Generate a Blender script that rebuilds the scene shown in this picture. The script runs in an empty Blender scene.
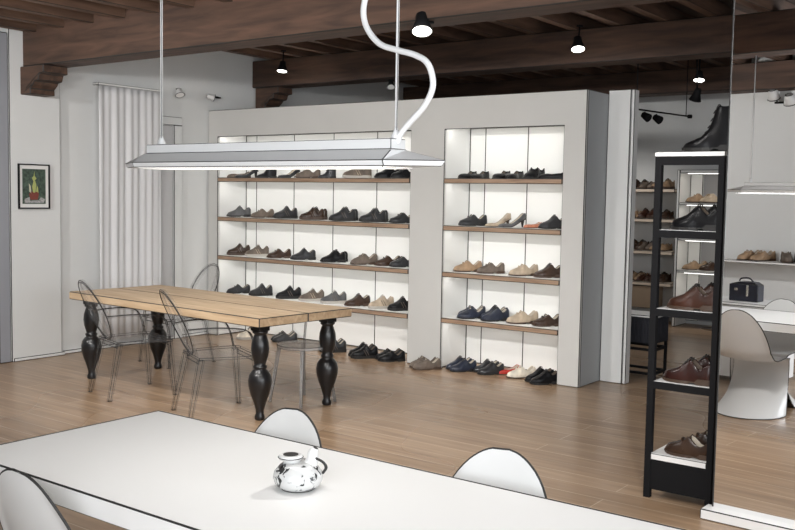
import bpy, bmesh, math, random
from mathutils import Vector, Matrix
random.seed(7)
S = bpy.context.scene
COL = S.collection
PI = math.pi

# ------------------------------------------------------------------ camera
H = 1.63; F = 950.0
pitch = math.atan((265-196)/F); yaw = math.radians(36.5); roll = math.radians(1.0)
fh = Vector((-math.sin(yaw), math.cos(yaw), 0)); r0 = Vector((math.cos(yaw), math.sin(yaw), 0))
w_ = fh*math.cos(pitch) - Vector((0,0,1))*math.sin(pitch); u0 = r0.cross(w_)
R_ = r0*math.cos(roll) + u0*math.sin(roll); U_ = -r0*math.sin(roll) + u0*math.cos(roll)
CAM = Vector((0,0,H))
cd = bpy.data.cameras.new('camera'); cam = bpy.data.objects.new('camera', cd); COL.objects.link(cam)
cd.sensor_width = 36; cd.lens = 36*F/795; cd.clip_start = .02
mm = Matrix((R_, U_, -w_)).transposed().to_4x4(); mm.translation = CAM
cam.matrix_world = mm
S.camera = cam
def at(px, py, **k):
    """point of the place seen at a pixel, on the plane x, y or z = value"""
    a, c = list(k.items())[0]; i = 'xyz'.index(a)
    d = R_*((px-397.5)/F) - U_*((py-265)/F) + w_
    return CAM + d*((c-CAM[i])/d[i])

# ------------------------------------------------------------------ materials
MATS = {}
def mat(name, col, rough=.5, metal=0, var=0, vscale=8, emit=0, bump=0, bscale=60, coat=0, spec=.5):
    m = bpy.data.materials.new(name); m.use_nodes = True; nt = m.node_tree; b = nt.nodes['Principled BSDF']
    b.inputs['Base Color'].default_value = (*col, 1); b.inputs['Roughness'].default_value = rough
    b.inputs['Metallic'].default_value = metal; b.inputs['Coat Weight'].default_value = coat
    b.inputs['Specular IOR Level'].default_value = spec
    if emit:
        b.inputs['Emission Color'].default_value = (*col, 1); b.inputs['Emission Strength'].default_value = emit
    if var or bump:
        tc = nt.nodes.new('ShaderNodeTexCoord')
    if var:
        n = nt.nodes.new('ShaderNodeTexNoise'); n.inputs['Scale'].default_value = vscale; n.inputs['Detail'].default_value = 5
        nt.links.new(tc.outputs['Object'], n.inputs['Vector'])
        rp = nt.nodes.new('ShaderNodeValToRGB')
        rp.color_ramp.elements[0].position = .3; rp.color_ramp.elements[1].position = .7
        rp.color_ramp.elements[0].color = (*[c*(1-var) for c in col], 1)
        rp.color_ramp.elements[1].color = (*[min(1, c*(1+var)) for c in col], 1)
        nt.links.new(n.outputs['Fac'], rp.inputs['Fac']); nt.links.new(rp.outputs['Color'], b.inputs['Base Color'])
    if bump:
        n2 = nt.nodes.new('ShaderNodeTexNoise'); n2.inputs['Scale'].default_value = bscale
        bp = nt.nodes.new('ShaderNodeBump'); bp.inputs['Strength'].default_value = bump; bp.inputs['Distance'].default_value = .004
        nt.links.new(tc.outputs['Object'], n2.inputs['Vector']); nt.links.new(n2.outputs['Fac'], bp.inputs['Height'])
        nt.links.new(bp.outputs['Normal'], b.inputs['Normal'])
    MATS[name] = m
    return m

def wood(name, c1, c2, rough=.5, scale=(1.2, 14, 14), coat=0):
    m = bpy.data.materials.new(name); m.use_nodes = True; nt = m.node_tree; b = nt.nodes['Principled BSDF']
    tc = nt.nodes.new('ShaderNodeTexCoord'); mp = nt.nodes.new('ShaderNodeMapping'); mp.inputs['Scale'].default_value = scale
    n = nt.nodes.new('ShaderNodeTexNoise'); n.inputs['Scale'].default_value = 2.2; n.inputs['Detail'].default_value = 8; n.inputs['Distortion'].default_value = .6
    rp = nt.nodes.new('ShaderNodeValToRGB')
    rp.color_ramp.elements[0].position = .32; rp.color_ramp.elements[1].position = .7
    rp.color_ramp.elements[0].color = (*c1, 1); rp.color_ramp.elements[1].color = (*c2, 1)
    nt.links.new(tc.outputs['Object'], mp.inputs['Vector']); nt.links.new(mp.outputs['Vector'], n.inputs['Vector'])
    nt.links.new(n.outputs['Fac'], rp.inputs['Fac']); nt.links.new(rp.outputs['Color'], b.inputs['Base Color'])
    b.inputs['Roughness'].default_value = rough; b.inputs['Coat Weight'].default_value = coat
    MATS[name] = m
    return m

def floor_mat():
    m = bpy.data.materials.new('oak planks'); m.use_nodes = True; nt = m.node_tree; b = nt.nodes['Principled BSDF']
    N = nt.nodes.new; L = nt.links.new
    tc = N('ShaderNodeTexCoord')
    br = N('ShaderNodeTexBrick'); br.offset = .37; br.inputs['Scale'].default_value = 1
    br.inputs['Brick Width'].default_value = 2.1; br.inputs['Row Height'].default_value = .17
    br.inputs['Mortar Size'].default_value = .0035; br.inputs['Mortar Smooth'].default_value = .3
    br.inputs['Color1'].default_value = (.275, .178, .107, 1); br.inputs['Color2'].default_value = (.365, .248, .158, 1)
    br.inputs['Mortar'].default_value = (.52, .41, .30, 1)
    L(tc.outputs['Object'], br.inputs['Vector'])
    mp = N('ShaderNodeMapping'); mp.inputs['Scale'].default_value = (.7, 9, 1)
    n = N('ShaderNodeTexNoise'); n.inputs['Scale'].default_value = 2.5; n.inputs['Detail'].default_value = 8
    L(tc.outputs['Object'], mp.inputs['Vector']); L(mp.outputs['Vector'], n.inputs['Vector'])
    rp = N('ShaderNodeValToRGB'); rp.color_ramp.elements[0].position = .3; rp.color_ramp.elements[1].position = .72
    rp.color_ramp.elements[0].color = (.72, .70, .68, 1); rp.color_ramp.elements[1].color = (1.16, 1.16, 1.16, 1)
    L(n.outputs['Fac'], rp.inputs['Fac'])
    mx = N('ShaderNodeMix'); mx.data_type = 'RGBA'; mx.blend_type = 'MULTIPLY'; mx.inputs[0].default_value = 1
    L(br.outputs['Color'], mx.inputs[6]); L(rp.outputs['Color'], mx.inputs[7]); L(mx.outputs[2], b.inputs['Base Color'])
    n2 = N('ShaderNodeTexNoise'); n2.inputs['Scale'].default_value = .6; n2.inputs['Detail'].default_value = 1
    L(tc.outputs['Object'], n2.inputs['Vector'])
    mr = N('ShaderNodeMapRange'); mr.inputs['To Min'].default_value = .20; mr.inputs['To Max'].default_value = .36
    L(n2.outputs['Fac'], mr.inputs['Value']); L(mr.outputs['Result'], b.inputs['Roughness'])
    MATS['floor'] = m
    return m

def clear_mat(name, body, edge, tint):
    """clear plastic: see-through face on, darker where one looks along its surface"""
    m = bpy.data.materials.new(name); m.use_nodes = True; nt = m.node_tree; nt.nodes.clear()
    N = nt.nodes.new; L = nt.links.new
    out = N('ShaderNodeOutputMaterial'); t = N('ShaderNodeBsdfTransparent'); t.inputs['Color'].default_value = (*tint, 1)
    g = N('ShaderNodeBsdfPrincipled'); g.inputs['Base Color'].default_value = (*edge, 1); g.inputs['Roughness'].default_value = .12
    lw = N('ShaderNodeLayerWeight'); lw.inputs['Blend'].default_value = .5
    rp = N('ShaderNodeValToRGB'); e = rp.color_ramp.elements
    e[0].position = .72; e[0].color = (body,)*3+(1,); e[1].position = .97; e[1].color = (.75,)*3+(1,)
    mx = N('ShaderNodeMixShader')
    L(lw.outputs['Facing'], rp.inputs['Fac']); L(rp.outputs['Color'], mx.inputs[0])
    L(t.outputs[0], mx.inputs[1]); L(g.outputs[0], mx.inputs[2]); L(mx.outputs[0], out.inputs[0])
    MATS[name] = m
    return m

INK = mat('dark edge', (.018, .017, .016), .6)
WALL = mat('white plaster', (.70, .71, .705), .85, var=.02, vscale=2, bump=.15, bscale=90)
UNITM = mat('warm white lacquer', (.565, .56, .54), .6, var=.02, vscale=3)
UNITIN = mat('bright white lacquer', (.84, .84, .82), .55)
GREYP = mat('blue grey paint', (.30, .31, .34), .7)
WHITE = mat('white plastic', (.66, .66, .65), .28, coat=.3)
TABLEW = mat('white laminate', (.80, .795, .78), .45)
LAMPW = mat('white enamel', (.66, .66, .655), .4)
BLACKM = mat('black metal', (.006, .006, .007), .7, spec=.2)
BLACKW = mat('black lacquer', (.010, .010, .011), .28, var=.3, vscale=20)
BEAM = wood('dark beam timber', (.038, .020, .013), (.105, .056, .036), .7, (.8, 7, 7))
JOIST = wood('joist timber', (.060, .032, .020), (.15, .085, .055), .7, (7, .8, 7))
CBOARD = wood('ceiling boards', (.030, .017, .011), (.075, .042, .027), .8, (7, .8, 7))
OAK = wood('table oak', (.36, .245, .145), (.55, .41, .265), .5, (1.0, 10, 10))
SHELFW = wood('shelf edge oak', (.26, .165, .105), (.42, .29, .195), .55, (1.5, 25, 25))
FLOOR = floor_mat()
CLEAR = clear_mat('clear acrylic', .035, (.16, .16, .165), (.97, .97, .97))
SHEET = clear_mat('clear acrylic sheet', .06, (.45, .45, .46), (.975, .975, .975))
_r = [n for n in SHEET.node_tree.nodes if n.type == 'VALTORGB'][0]; _r.color_ramp.elements[1].color = (.30, .30, .30, 1); _r.color_ramp.elements[0].position = .85
CLEARW = clear_mat('milky acrylic', .38, (.55, .55, .55), (.95, .95, .95))
MIRROR = mat('mirror silver', (.95, .955, .96), .0, 1)
GLOW = mat('lit diffuser', (1, .98, .94), .5, emit=1.0)
LENS = mat('lamp lens', (1, .97, .9), .4, emit=9)
LED = mat('led strip', (1, .985, .95), .4, emit=2.5)
FABRIC = mat('grey curtain cloth', (.70, .70, .71), .9)
GLASSW = mat('window daylight', (.85, .92, 1), .3, emit=1.5)

def leather(name, col, rough=.38, var=.35, spec=.4):
    return mat(name, col, rough, var=var, vscale=14, bump=.1, bscale=150, spec=spec)
LEA = dict(black=leather('black leather', (.006, .006, .007), .3, spec=.22),
    charcoal=leather('charcoal leather', (.022, .0225, .025), .28),
    grey=leather('grey suede', (.085, .085, .088), .6),
    navy=leather('navy leather', (.020, .025, .042), .3),
    brown=leather('dark brown leather', (.040, .022, .014), .26),
    chestnut=leather('chestnut leather', (.044, .016, .009), .32),
    oxblood=leather('oxblood leather', (.030, .010, .008), .25),
    tan=leather('tan leather', (.30, .20, .12), .5),
    taupe=leather('taupe suede', (.125, .098, .078), .65),
    beige=leather('beige leather', (.40, .32, .235), .5),
    cream=leather('cream leather', (.68, .62, .52), .5),
    coral=leather('coral leather', (.50, .19, .11), .5),
    red=leather('red leather', (.42, .035, .025), .4))
LINING = mat('shoe lining', (.10, .075, .055), .8)
LIGHTLIN = mat('pale lining', (.42, .37, .30), .8)
SOLEB = mat('black rubber', (.012, .011, .010), .6)
SOLEW = mat('pale rubber', (.42, .39, .35), .6)
SOLEBR = mat('brown sole', (.06, .035, .022), .5)
LACE = mat('lace cord', (.03, .028, .027), .8)
LACEW = mat('pale lace cord', (.48, .46, .43), .8)
METAL = mat('buckle steel', (.6, .6, .58), .25, 1)

# ------------------------------------------------------------------ mesh helpers
def obj(name, bm, mats, parent=None, smooth=False, loc=None, rotz=0):
    me = bpy.data.meshes.new(name); bmesh.ops.recalc_face_normals(bm, faces=bm.faces); bm.to_mesh(me); bm.free()
    if not isinstance(mats, (list, tuple)): mats = [mats, INK]
    for m in mats: me.materials.append(m)
    if smooth:
        for p in me.polygons: p.use_smooth = True
    o = bpy.data.objects.new(name, me); COL.objects.link(o)
    if parent: o.parent = parent
    if loc is not None: o.location = loc
    o.rotation_euler.z = rotz
    return o
def ink(bm, w, seg=1, ang=.5, geom=None):
    """chamfer the sharp edges of a solid with a thin dark strip (material slot 1)"""
    if w <= 0: return
    es = [e for e in (geom or bm.edges) if len(e.link_faces) == 2 and e.calc_face_angle(0) > ang]
    bmesh.ops.bevel(bm, geom=es, offset=w, segments=seg, profile=.5, affect='EDGES', material=1, clamp_overlap=True)
def join(bm, b2):
    me = bpy.data.meshes.new('tmp'); b2.to_mesh(me); b2.free(); bm.from_mesh(me); bpy.data.meshes.remove(me)
def box(bm, x0, x1, y0, y1, z0, z1, w=0, mi=0):
    b = bmesh.new()
    v = [b.verts.new((x, y, z)) for x in (x0, x1) for y in (y0, y1) for z in (z0, z1)]
    for f in ((0,1,3,2),(4,6,7,5),(0,4,5,1),(2,3,7,6),(0,2,6,4),(1,5,7,3)):
        b.faces.new([v[i] for i in f]).material_index = mi
    bmesh.ops.recalc_face_normals(b, faces=b.faces)
    ink(b, w); join(bm, b)
def bbox(x0, x1, y0, y1, z0, z1, w=0):
    bm = bmesh.new(); box(bm, x0, x1, y0, y1, z0, z1, w); return bm
def tube(bm, pts, r, n=8, mi=0, cap=True, flat=1.0):
    pts = [Vector(p) for p in pts]; rings = []
    rs = r if isinstance(r, (list, tuple)) else [r]*len(pts)
    up = None
    for i, p in enumerate(pts):
        t = (pts[min(i+1, len(pts)-1)] - pts[max(i-1, 0)]).normalized()
        if up is None:
            up = Vector((0,0,1)) if abs(t.z) < .9 else Vector((1,0,0))
        a = t.cross(up).normalized(); b = a.cross(t).normalized(); up = b
        rings.append([bm.verts.new(p + (a*math.cos(2*PI*k/n) + b*math.sin(2*PI*k/n)*flat)*rs[i]) for k in range(n)])
    for i in range(len(rings)-1):
        for k in range(n):
            f = bm.faces.new((rings[i][k], rings[i][(k+1)%n], rings[i+1][(k+1)%n], rings[i+1][k])); f.material_index = mi; f.smooth = True
    if cap:
        for rg in (rings[0], rings[-1]):
            f = bm.faces.new(rg); f.material_index = mi
def lathe(bm, prof, n=24, c=(0,0), mi=0):
    rings = [[bm.verts.new((c[0]+r*math.cos(2*PI*k/n), c[1]+r*math.sin(2*PI*k/n), z)) for k in range(n)] for r, z in prof]
    for i in range(len(rings)-1):
        for k in range(n):
            f = bm.faces.new((rings[i][k], rings[i][(k+1)%n], rings[i+1][(k+1)%n], rings[i+1][k])); f.material_index = mi; f.smooth = True
    for rg in (rings[0], rings[-1]): bm.faces.new(rg).material_index = mi
def smoothpts(pts, n=8):
    """Catmull-Rom through points"""
    P = [Vector(p) for p in pts]; P = [P[0]*2-P[1]] + P + [P[-1]*2-P[-2]]; out = []
    for i in range(1, len(P)-2):
        for k in range(n):
            t = k/n; a, b, c, d = P[i-1:i+3]
            out.append(.5*((2*b) + (c-a)*t + (2*a-5*b+4*c-d)*t*t + (3*b-a-3*c+d)*t**3))
    out.append(P[-2]); return out
def prism(bm, poly, axis, d0, d1, w=0, mi=0):
    """extrude a 2-D outline; axis names the extrusion axis"""
    b = bmesh.new()
    def pt(p, d):
        return {'x': (d, p[0], p[1]), 'y': (p[0], d, p[1]), 'z': (p[0], p[1], d)}[axis]
    A = [b.verts.new(pt(p, d0)) for p in poly]; B = [b.verts.new(pt(p, d1)) for p in poly]
    b.faces.new(A); b.faces.new(B)
    for i in range(len(poly)):
        j = (i+1) % len(poly); b.faces.new((A[i], A[j], B[j], B[i]))
    for f in b.faces: f.material_index = mi
    bmesh.ops.recalc_face_normals(b, faces=b.faces)
    ink(b, w); join(bm, b)
def tag(o, label, cat, group=None):
    o['label'] = label; o['category'] = cat
    if group: o['group'] = group
    return o
def thing(name, label, cat, loc=(0,0,0), rotz=0, group=None):
    o = bpy.data.objects.new(name, None); COL.objects.link(o); o.empty_display_size = .1
    o.location = loc; o.rotation_euler.z = rotz
    return tag(o, label, cat, group)
def struct(name, bm, m, label=None):
    o = obj(name, bm, m); o['kind'] = 'structure'
    if label: o['label'] = label
    return o
def dup(o, label=None, loc=None, rotz=None, parent=None):
    """copy a thing with its parts and their sub-parts"""
    c = o.copy(); COL.objects.link(c)
    if parent is not None: c.parent = parent
    if label: c['label'] = label
    if loc is not None: c.location = loc
    if rotz is not None: c.rotation_euler.z = rotz
    for ch in list(o.children): dup(ch, parent=c)
    return c

# ------------------------------------------------------------------ the room
XL, XR, YB, YF = -8.25, 3.2, -.55, 12.45
struct('floor', bbox(XL-.1, XR+.1, YB-.1, YF+.1, -.1, 0), FLOOR)
struct('wall_left', bbox(XL-.12, XL, YB, YF, 0, 3.5), WALL)
struct('wall_rear', bbox(XL-.12, XR+.1, YF, YF+.12, 0, 3.5), WALL)
# pilaster on the left wall and the grey reveal beside it
struct('wall_left_pilaster', bbox(XL, -8.195, 4.985, 5.52, 0, 3.195, .006), WALL)
struct('trim_1', bbox(XL, -8.20, 4.86, 4.98, 0, 3.07, .008), GREYP)
struct('baseboard_left', bbox(XL, -8.185, 5.0, 5.55, 0, .035, .006), WALL)
struct('baseboard_left_far', bbox(XL, -8.232, 5.56, 7.46, 0, .035, .006), WALL)
# front wall (behind the camera) and right wall, both with unseen windows added for fill light
def holed(name, us, zs, holes, axis, d0, d1, m, w=0, parent=None, kind=None):
    """slab with rectangular openings: us/zs are grid lines, holes the open cells"""
    b = bmesh.new(); vs = {}
    def V(i, j, d):
        if (i, j, d) not in vs:
            vs[i, j, d] = b.verts.new((us[i], d, zs[j]) if axis == 'y' else (d, us[i], zs[j]))
        return vs[i, j, d]
    cells = {(i, j) for i in range(len(us)-1) for j in range(len(zs)-1)} - set(holes)
    for i, j in cells:
        for d in (d0, d1): b.faces.new((V(i,j,d), V(i+1,j,d), V(i+1,j+1,d), V(i,j+1,d)))
        for (a, c, nb) in (((i,j),(i+1,j),(i,j-1)), ((i,j+1),(i+1,j+1),(i,j+1)), ((i,j),(i,j+1),(i-1,j)), ((i+1,j),(i+1,j+1),(i+1,j))):
            if nb not in cells: b.faces.new((V(*a,d0), V(*c,d0), V(*c,d1), V(*a,d1)))
    bmesh.ops.recalc_face_normals(b, faces=b.faces)
    ink(b, w)
    o = obj(name, b, m, parent)
    if kind: o['kind'] = kind
    return o
holed('wall_front', [XL, -1.7, -.1, .2, 1.5, 1.8, 2.9, XR], [0, .7, 2.65, 3.5], [(1,1),(3,1),(5,1)], 'y', YB-.12, YB, WALL, kind='structure')
holed('wall_right', [YB, .3, 1.9, 2.3, 3.9, YF], [0, .7, 2.65, 3.5], [(1,1),(3,1)], 'x', XR, XR+.12, WALL, kind='structure')
def window(n, axis, a0, a1, z0, z1, d):
    o = thing('window_%d' % n, 'unseen white framed opening added to light the room', 'window'); del o['category']; del o['label']; o['kind'] = 'structure'
    bm = bmesh.new(); t = .05
    for (p0, p1, q0, q1) in ((a0, a1, z0, z0+t), (a0, a1, z1-t, z1), (a0, a0+t, z0, z1), (a1-t, a1, z0, z1), ((a0+a1)/2-.02, (a0+a1)/2+.02, z0, z1)):
        if axis == 'y': box(bm, p0, p1, d-.04, d, q0, q1)
        else: box(bm, d, d+.04, p0, p1, q0, q1)
    obj('window_frame', bm, TABLEW, o)
    ld = bpy.data.lights.new('daylight', 'AREA'); ld.shape = 'RECTANGLE'; ld.size = a1-a0-.1; ld.size_y = z1-z0-.1
    lo = bpy.data.objects.new('daylight', ld); COL.objects.link(lo)
    lo.location = ((a0+a1)/2, d-.06, (z0+z1)/2) if axis == 'y' else (d+.06, (a0+a1)/2, (z0+z1)/2)
    lo.rotation_euler = (PI/2, 0, 0) if axis == 'y' else (PI/2, 0, PI/2)
    return ld
DAY = [window(1, 'y', -1.7, -.1, .7, 2.65, YB), window(2, 'y', .2, 1.5, .7, 2.65, YB), window(3, 'y', 1.8, 2.9, .7, 2.65, YB),
       window(4, 'x', .3, 1.9, .7, 2.65, XR), window(5, 'x', 2.3, 3.9, .7, 2.65, XR)]
for i, l in enumerate(DAY):
    l.energy = 62 if i < 3 else 80; l.color = (.94, .97, 1.0)

# ceiling: beams run across, joists on top of them, boards over all
struct('ceiling', bbox(XL-.1, XR+.1, YB-.1, 5.15, 3.20, 3.26), CBOARD)
struct('ceiling_far', bbox(XL-.1, XR+.1, 5.15, YF+.1, 3.33, 3.39), CBOARD)
def beam(y0, y1, z0, z1):
    bm = bmesh.new(); box(bm, XL+.005, XR, y0, y1, z0, z1, .008); struct('ceiling_beam', bm, BEAM)
beam(1.98, 2.24, 2.775, 3.08); beam(5.13, 5.40, 2.775, 3.20); beam(8.16, 8.44, 2.885, 3.20); beam(11.2, 11.5, 2.92, 3.20)
struct('ceiling_beam', bbox(XL+.005, XR, YB+.001, YB+.22, 2.79, 3.08, .008), BEAM)
x = -8.02
while x < XR-.1:
    struct('ceiling_joist', bbox(x-.045, x+.045, YB, 5.15, 3.08, 3.20, .004), JOIST)
    struct('ceiling_joist', bbox(x-.045+.1, x+.045+.1, 5.40, YF, 3.20, 3.33, .004), JOIST)
    x += .43
def corbel(y0, y1, zt):
    prof = [(-8.20, zt), (-7.72, zt), (-7.715, zt-.085), (-7.80, zt-.09), (-7.83, zt-.16), (-7.90, zt-.165), (-7.93, zt-.20), (-7.99, zt-.24), (-7.985, zt-.30), (-8.20, zt-.30)]
    prof = [(-8.20+(x+8.20)*.77, zt+(z-zt)*.86) for x, z in prof]
    bm = bmesh.new(); prism(bm, prof, 'y', y0, y1, .007)
    for (a, b) in (((-8.10, zt-.20), (-7.90, zt-.08)), ((-8.12, zt-.23), (-8.0, zt-.17))):
        tube(bm, [(a[0], y0-.002, a[1]), (b[0], y0-.002, b[1])], .004, 4, 1)
    struct('ceiling_corbel', bm, BEAM)
corbel(5.10, 5.36, 2.773); corbel(8.17, 8.42, 2.883)

# ------------------------------------------------------------------ left wall furnishings
def curtain():
    t = thing('curtain', 'pale grey floor-length curtain hanging on the left wall beside the door frame', 'curtain')
    bm = bmesh.new(); rows = []
    ny = 90; zs = [2.69, 2.6, 2.2, 1.6, 1.0, .5, .10]
    for z in zs:
        k = .35 + .65*min(1, (2.69-z)/.5)
        rows.append([bm.verts.new((-8.155 + k*(.010*math.sin(i*.62+.4*math.sin(z*2)) + .010*math.sin(i*.27+1.3)), 5.93+.79*i/ny, z)) for i in range(ny+1)])
    for a in range(len(rows)-1):
        for i in range(ny): bm.faces.new((rows[a][i], rows[a][i+1], rows[a+1][i+1], rows[a+1][i])).smooth = True
    o = obj('cloth', bm, [FABRIC, INK], t)
    md = o.modifiers.new('thickness', 'SOLIDIFY'); md.thickness = .006; md.material_offset_rim = 1
    obj('curtain_rail', bbox(-8.245, -8.15, 5.925, 6.73, 2.69, 2.715, .004), TABLEW, t)
curtain()
d = thing('door_1', 'x', 'door'); del d['label']; del d['category']; d['kind'] = 'structure'
bm = bmesh.new(); box(bm, XL, -8.222, 6.76, 7.075, 2.36, 2.45, .005); box(bm, XL, -8.222, 6.96, 7.075, 0, 2.36, .005); obj('door_frame', bm, WALL, d)
obj('door_leaf', bbox(XL, -8.24, 6.70, 6.955, .01, 2.355, .005), mat('pale grey door paint', (.55, .55, .56), .6), d)

def picture():
    t = thing('framed_picture', 'small framed picture of a potted plant on the left wall under the timber bracket', 'picture', (-8.19, 5.222, 1.66))
    W, Hh = .165, .212
    bm = bmesh.new()
    for (a, b, c, e) in ((-W, W, Hh-.012, Hh), (-W, W, -Hh, -Hh+.012), (-W, -W+.012, -Hh+.012, Hh-.012), (W-.012, W, -Hh+.012, Hh-.012)): box(bm, 0, .02, a, b, c, e)
    obj('frame', bm, BLACKM, t)
    obj('mount', bbox(.001, .008, -W+.012, W-.012, -Hh+.012, Hh-.012), TABLEW, t)
    bm = bmesh.new(); box(bm, .008, .010, -.122, .122, -.165, .165, 0, 0)
    def leaf(pts, mi):
        prism(bm, pts, 'x', .010, .0115, 0, mi)
    leaf([(-.012, -.06), (.012, -.06), (.022, .02), (.008, .06), (.026, .075), (.006, .10), (.004, .145), (-.004, .10), (-.022, .08), (-.006, .05), (-.02, .0)], 1)
    leaf([(-.05, -.05), (-.03, -.07), (-.035, 0), (-.055, .03)], 2); leaf([(.02, -.05), (.045, -.06), (.04, -.01), (.03, .01)], 1)
    leaf([(-.055, -.07), (-.03, -.045), (.0, -.06), (.03, -.045), (.05, -.07), (.035, -.125), (-.04, -.125)], 3)
    leaf([(-.10, -.12), (-.05, -.10), (-.045, -.135), (.05, -.13), (.07, -.10), (.115, -.12), (.10, -.155), (-.10, -.155)], 4)
    obj('print', bm, [mat('dark green print', (.055, .085, .065), .5, var=.6, vscale=40), mat('leaf green print', (.42, .46, .16), .5), mat('pale leaf print', (.6, .6, .45), .5),
        mat('red pot print', (.20, .05, .035), .5), mat('grey stone print', (.36, .36, .36), .5, var=.5, vscale=70)], t)
picture()

# ------------------------------------------------------------------ built-in shoe wall
unit = thing('shelving_unit', 'long white built-in wall unit with a wide and a narrow lit shoe bay', 'shelving', (-5.93, 7.47, 0))
def ul(bm): bmesh.ops.translate(bm, verts=bm.verts, vec=(5.93, -7.47, 0)); return bm
YU, YK = 7.47, 7.92
XS = [-8.245, -8.085, -5.395, -5.0, -3.77, -3.56]
o = holed('front_panel', XS, [0, 2.26, 2.56], [(1,0),(3,0)], 'y', YU, YU+.03, UNITM, .006, unit); o.location = (5.93, -7.47, 0)
bm = bmesh.new()
box(bm, XS[4]+.03, XS[5], YU+.03, YK, 0, 2.56, .006)
obj('side_panel', ul(bm), mat('shaded side lacquer', (.36, .375, .385), .6), unit)  # shade put into the colour: right side of the white unit made darker
bm = bmesh.new(); box(bm, XS[0], XS[1]-.002, YU+.03, YK+.03, 0, 2.56); box(bm, XS[2]+.002, XS[3]-.002, YU+.03, YK+.03, 0, 2.56); box(bm, XS[4]+.002, XS[4]+.03, YU+.03, YK+.03, 0, 2.56)
box(bm, XS[1], XS[2], YU+.03, YK+.03, 2.30, 2.56); box(bm, XS[3], XS[4], YU+.03, YK+.03, 2.30, 2.56)
obj('inner_casing', ul(bm), UNITIN, unit)
for a, b, nm in ((XS[1], XS[2], 'wide'), (XS[3], XS[4], 'narrow')):
    obj('back_panel', ul(bbox(a, b, YK, YK+.03, 0, 2.30)), UNITIN, unit)
    bm = bmesh.new()
    sx = [-7.915, -7.325, -6.745, -6.147] if nm == 'wide' else [-4.825, -4.361]
    for x in sx: box(bm, x-.004, x+.004, YK-.003, YK+.001,   .004, 2.298)
    for x in (a, ): box(bm, x-.001, x+.005, YK-.006, YK, .004, 2.298)
    box(bm, a, b, YK-.004, YK, .001, .010); box(bm, a, b, YK-.004, YK, 2.292, 2.298)
    box(bm, a, a+.005, YU+.03, YK, .001, .009)
    obj('panel_seam', ul(bm), INK, unit)
SHZ = (1.803, 1.360, .921, .482)
for a, b in ((XS[1], XS[2]), (XS[3], XS[4])):
    for z in SHZ:
        sh = obj('shelf', ul(bbox(a+.002, b-.002, YU+.022, YK-.002, z-.026, z)), UNITIN, unit)
        obj('edge_strip', ul(bbox(a+.001, b-.001, YU-.004, YU+.022, z-.047, z+.001, .006)), SHELFW, sh)
    for z in (2.299,) + tuple(s-.026 for s in SHZ):
        obj('led_strip', ul(bbox(a+.05, b-.05, YU+.05, YU+.07, z-.008, z-.0005)), LED, unit)
        ld = bpy.data.lights.new('shelf_light', 'AREA'); ld.shape = 'RECTANGLE'; ld.size = b-a-.1; ld.size_y = .03
        ld.energy = (1.15 if z < 2 else 1.7)*(b-a)/2.7*2.0; ld.color = (1, .985, .95)
        lo = bpy.data.objects.new('shelf_light', ld); COL.objects.link(lo); lo.location = ((a+b)/2, YU+.06, z-.012); lo.rotation_euler = (math.radians(18), 0, 0)
# return wall beside the unit
bm = bmesh.new(); box(bm, -3.556, -3.347, 7.89, 8.0, 0, 2.59, .006); box(bm, -3.346, -3.315, 7.90, 7.99, 0, 2.59, .005); struct('wall_return', bm, WALL)

# ------------------------------------------------------------------ farmhouse table
def oak_table():
    a = math.radians(-3.6)
    t = thing('dining_table', 'oak topped table on black turned legs with clear chairs around it', 'table', (-5.875, 5.27, 0), a)
    top = bmesh.new(); L, W = 1.225, .475
    box(top, -L, L, -W, -.002, .693, .76, .006); box(top, -L, L, .002, W, .693, .76, .006)
    obj('tabletop', top, OAK, t)
    for y0 in (-.34, .32): obj('apron', bbox(-1.0, 1.0, y0, y0+.02, .665, .693), OAK, t)
    prof = [(.028, 0), (.036, .008), (.037, .03), (.028, .05), (.030, .075), (.046, .13), (.068, .19), (.083, .25), (.086, .29), (.078, .33), (.056, .362), (.042, .372), (.050, .382), (.050, .396), (.040, .404),
            (.046, .425), (.060, .47), (.066, .52), (.062, .565), (.048, .61), (.042, .625), (.056, .635), (.056, .65), (.044, .655)]
    for sx, sy in ((-1, -1), (1, -1), (1, 1), (-1, 1)):
        bm = bmesh.new(); lathe(bm, prof, 28); box(bm, -.05, .05, -.05, .05, .65, .693, .004)
        obj('leg', bm, [BLACKW, INK], t, loc=(sx*1.09, sy*.345, 0))
oak_table()

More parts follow.
